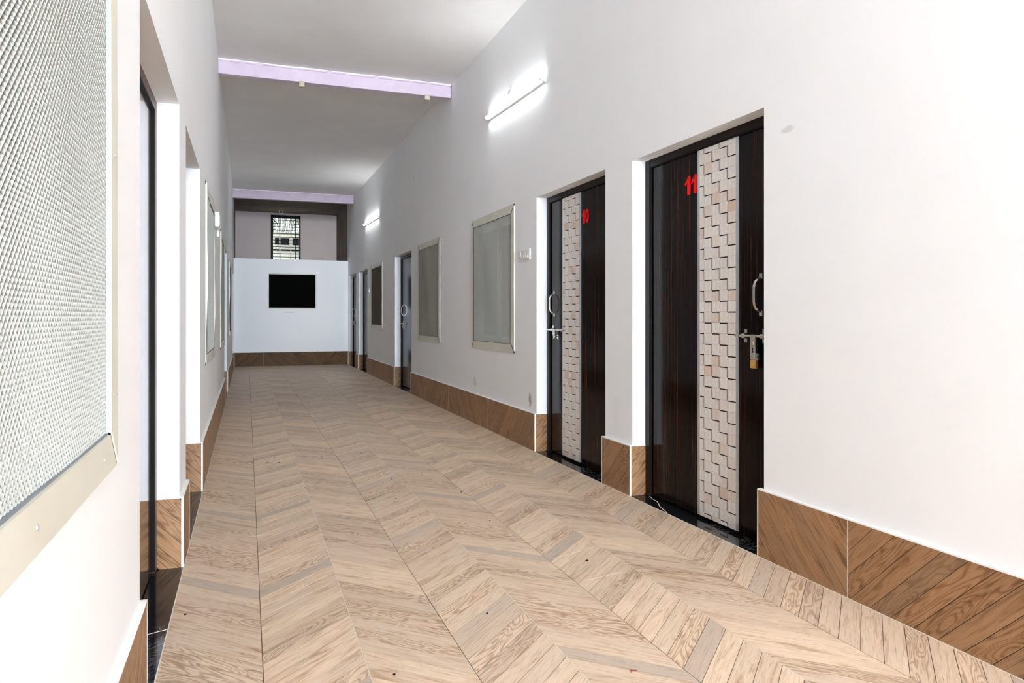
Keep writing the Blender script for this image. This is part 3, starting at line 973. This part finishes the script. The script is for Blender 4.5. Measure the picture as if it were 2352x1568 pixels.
# ------------------------------------------------------------------ ceiling beams
def beam(Y, lab, dep=.157, wid=.10):
    b = empty('ceiling_beam', ((WL + WR) / 2, Y, H - dep)); tag(b, lab, 'beam', 'lilac steel ceiling beams')
    t_ = .014
    x0, x1 = WL - .02, WR - .012
    obj('lower_flange', MB().box(x0, x1, Y, Y + wid, H - dep, H - dep + t_), M['lilac'], b, bev=.003)
    obj('upper_flange', MB().box(x0, x1, Y, Y + wid, H - t_ - .006, H - .004), M['lilac'], b, bev=.003)
    obj('web', MB().box(x0, x1, Y + .012, Y + wid - .02, H - dep + t_, H - t_ - .006), M['lilac'], b)
    # filler smeared where the slab meets the steel
    r = random.Random(int(Y))
    mb = MB(); x = x0
    while x < x1:
        l = r.uniform(.08, .3)
        mb.prism([(x, Y - r.uniform(.004, .018), H), (x + l, Y - r.uniform(.004, .018), H), (x + l, Y + .01, H), (x, Y + .01, H)], (0, 0, -r.uniform(.006, .014)))
        x += l
    obj('filler_bead', mb, M['caulk'], b)
    return b
beam(8.27, 'lilac painted steel beam nearest the camera, crossing the ceiling above the first tube light')
beam(16.56, 'lilac painted steel beam far down the corridor above the end partition', .185, .12)
for (x, lab) in ((.566, 'small tan clamp under the near lilac beam, towards the near wall'), (1.973, 'small tan clamp under the near lilac beam, by the wall of numbered doors')):
    zb = H - .157
    c = obj('beam_clamp', MB().box(x - .028, x + .028, 8.262, 8.30, zb - .052, zb - .001).box(x - .028, x + .028, 8.262, 8.275, zb - .001, zb + .012), M['tan'], None, loc=(x, 8.28, zb - .052), bev=.004)
    tag(c, lab, 'clamp', 'tan clamps under the near beam')
hk = obj('ceiling_hook', MB().tube([(.80, 19.0, H), (.80, 19.0, H - .06)] + [(.80 + .045 * sin(a), 19.0, H - .105 + .045 * cos(a)) for a in [k * pi / 8 for k in range(0, 15)]], .006, 8), M['chalk'], None, loc=(.80, 19.0, H - .15))
tag(hk, 'thin pale wire hook hanging from the dark ceiling before the barred window', 'hook')

# ------------------------------------------------------------------ tube lights
def tube_light(ya, yb, za, zb, lab):
    t = empty('tube_light', (WR, (ya + yb) / 2, (za + zb) / 2)); tag(t, lab, 'lamp', 'tube lights on the right wall')
    A = Vector((WR, ya, za)); B = Vector((WR, yb, zb)); D = (B - A).normalized(); U = Vector((0, -D.z, D.y))
    def bar(x0, x1, h, e0, e1, zo=0.):
        a = A + D * e0 + U * zo; b2 = B - D * e1 + U * zo
        q = [a - U * h, b2 - U * h, b2 + U * h, a + U * h]
        return [(WR - x0, p.y, p.z) for p in q], (-(x1 - x0), 0, 0)
    mb = MB(); mb.prism(*bar(0, .022, .017, 0, 0, -.006)); obj('batten', mb, M['plastic'], t, bev=.003)
    p0 = A + D * .02; p1 = B - D * .02
    obj('tube', MB().tube([(WR - .036, p0.y, p0.z), (WR - .036, p1.y, p1.z)], .0135, 16), M['tube'], t, smooth=True)
    for p, q in ((A, D), (B, -D)):
        e = p + q * .022
        obj('end_cap', MB().tube([(WR - .036, p.y, p.z), (WR - .036, e.y, e.z)], .0165, 14).box(WR, WR - .034, min(p.y, e.y), max(p.y, e.y), min(p.z, e.z) - .014, max(p.z, e.z) + .012), M['plastic'], t, bev=.002)
    return t
tube_light(5.40, 6.86, 3.045, 3.10, 'glowing white tube light nearest the camera, below the round box on the right wall')
tube_light(13.25, 14.92, 2.96, 3.00, 'smaller distant glowing tube light near the far lilac beam')
jb = empty('junction_box', (WR, 6.24, 3.155)); tag(jb, 'round white junction box just above the nearer tube light', 'box')
obj('cover', MB().tube([(WR, 6.24, 3.155), (WR - .012, 6.24, 3.155), (WR - .017, 6.24, 3.155)], [.046, .045, .038], 28), M['plastic'], jb, smooth=True)
obj('knob', MB().tube([(WR - .015, 6.24, 3.155), (WR - .03, 6.24, 3.155)], [.012, .009], 14), M['steel'], jb, smooth=True)

# ------------------------------------------------------------------ switches
def switch_plate(ya, yb, z0, z1, s, lab, n_rock=3):
    Wf = WR if s > 0 else WL
    p = empty('switch_plate', (Wf, (ya + yb) / 2, z0)); tag(p, lab, 'switch')
    obj('plate', MB().box(Wf, Wf - s * .012, ya, yb, z0, z1), M['plastic'], p, bev=.004)
    L = yb - ya
    # socket at the far end, rockers toward the camera
    sy = yb - L * .17; zc = (z0 + z1) / 2
    obj('socket', MB().box(Wf - s * .012, Wf - s * .015, sy - L * .10, sy + L * .10, z0 + .018, z1 - .014), M['plastic'], p, bev=.002)
    mb = MB()
    for dy, dz in ((-.012, -.012), (.012, -.012), (0, .014)):
        mb.tube([(Wf - s * .0148, sy + dy, zc + dz), (Wf - s * .0156, sy + dy, zc + dz)], .0035, 8)
    obj('socket_hole', mb, M['plastic_grey'], p)
    for k in range(n_rock):
        y0 = ya + L * (.10 + .185 * k); y1 = y0 + L * .14
        x = Wf - s * .012
        obj('rocker', MB().prism([(x, y0, z0 + .02), (x - s * .009, y0, z0 + .024), (x - s * .003, y0, zc), (x - s * .001, y0, z1 - .018), (x, y0, z1 - .018)], (0, y1 - y0, 0)), M['plastic'], p)
switch_plate(5.74, 6.02, 1.612, 1.705, 1, 'white switch and socket plate between door 10 and the nearest right-hand mesh window')
switch_plate(14.33, 14.50, 1.60, 1.69, 1, 'tiny distant white switch plate beside the farthest mesh window', 2)
bx = empty('wall_box', (WL, 7.55, 1.98)); tag(bx, 'slim white electrical box between the foreshortened mesh windows of the near wall', 'box')
obj('casing', MB().box(WL, WL + .035, 7.42, 7.72, 1.98, 2.12), M['plastic'], bx, bev=.004)
obj('cover', MB().box(WL + .035, WL + .040, 7.44, 7.70, 2.0, 2.10), M['plastic'], bx, bev=.002)
obj('side_socket', MB().box(WL, WL + .02, 7.86, 7.95, 1.93, 2.03), M['plastic'], bx, bev=.003)

# ------------------------------------------------------------------ black panel on the partition
pn = empty('black_panel', (.99, YE, 1.33)); tag(pn, 'black rectangular panel in a thin cream frame on the end partition', 'panel')
yw = YE + TW
x0, x1, z0, z1 = .452, 1.532, 1.315, 2.135
obj('sheet', MB().box(x0 + .02, x1 - .02, yw - .012, yw, z0 + .02, z1 - .02), M['panel_black'], pn)
for nm, q in (('frame_rail', (x0, x1, z0, z0 + .022)), ('frame_rail', (x0, x1, z1 - .022, z1)), ('frame_stile', (x0, x0 + .022, z0 + .022, z1 - .022)), ('frame_stile', (x1 - .022, x1, z0 + .022, z1 - .022))):
    obj(nm, MB().box(q[0], q[1], yw - .022, yw, q[2], q[3]), M['cream'], pn, bev=.003)
o = obj('wall_strip', MB().box(.82, 1.02, yw - .008, yw, 1.225, 1.24), M['cream'], None, loc=(.92, yw, 1.225), bev=.002)
tag(o, 'thin cream strip on the partition just under the black panel', 'strip')

# ------------------------------------------------------------------ bits on the floor
r = random.Random(11)
mb = MB()
spots = [(1119, 1409), (905, 1549), (426, 1411), (590, 985), (830, 1040), (790, 1075), (875, 1075), (900, 1100), (1095, 1000), (1125, 1195), (630, 1050), (880, 1108), (760, 1128), (700, 1120), (740, 1048), (615, 1062), (1010, 1015), (820, 1010), (560, 1045), (985, 1025), (950, 940), (850, 965), (1105, 1090), (722, 905), (640, 1062), (1060, 1130), (910, 1145), (970, 1090), (1000, 1062), (745, 965)]
def floor_at(u, v):
    s_, c_ = sin(YAW), cos(YAW)
    a = (u - 1176) / F; d = CAMH / ((v - HOR) / F)
    return ((a * c_ + s_) * d, (-a * s_ + c_) * d)
for u, v in spots:
    x, y = floor_at(u, v); q = r.uniform(.003, .006)
    mb.prism([(x + q * cos(a) * r.uniform(.7, 1.3), y + q * sin(a) * 1.4, .0002) for a in [k * pi / 3 for k in range(6)]], (0, 0, .002))
o = obj('floor_specks', mb, M['dust'], None); tag(o, 'scatter of tiny dark specks on the wood-look floor', 'debris', kind='stuff')
mb = MB()
for (ua, va), (ub, vb) in (((1345, 1333), (1430, 1313)), ((1270, 1283), (1365, 1255)), ((970, 1088), (1040, 1082)), ((1095, 1077), (1150, 1070)), ((568, 1232), (612, 1228)), ((670, 1031), (690, 1029))):
    A = floor_at(ua, va); B = floor_at(ub, vb)
    d = Vector((B[0] - A[0], B[1] - A[1])).normalized(); n = Vector((-d.y, d.x)) * .0011
    mb.prism([(A[0] - n.x, A[1] - n.y, .0003), (B[0] - n.x * .2, B[1] - n.y * .2, .0003), (B[0] + n.x * .2, B[1] + n.y * .2, .0003), (A[0] + n.x, A[1] + n.y, .0003)], (0, 0, .0005))
o = obj('paint_scratches', mb, M['chalk'], None); tag(o, 'thin white paint scratches on the wood-look floor', 'marks', kind='stuff')
x, y = floor_at(1348, 1290)
mb = MB().tube([(x + .008 * cos(a) * (1 - a / 14), y + .007 * sin(a), .003 + a * .0006) for a in [k * .5 for k in range(16)]], .0018, 6)
o = obj('dry_curl', mb, M['dust'], None, loc=(x, y, 0)); tag(o, 'small dark brown curl of litter lying in front of door 11', 'litter')
x, y = floor_at(1452, 1542)
mb = MB()
for k in range(7):
    a = r.uniform(0, 6); qx = x + r.uniform(-.012, .012); qy = y + r.uniform(-.005, .005)
    mb.prism([(qx, qy, .001), (qx + .006 * cos(a), qy + .006 * sin(a), .002), (qx + .004 * cos(a + 1.4), qy + .004 * sin(a + 1.4), .003)], (0, 0, .002))
M['redbit'] = mat('reddish_crumb', (.28, .05, .03), .8)[0]
o = obj('crumbled_scrap', mb, M['redbit'], None, loc=(x, y, 0)); tag(o, 'reddish crumbled scrap on the floor at the bottom picture edge', 'litter')
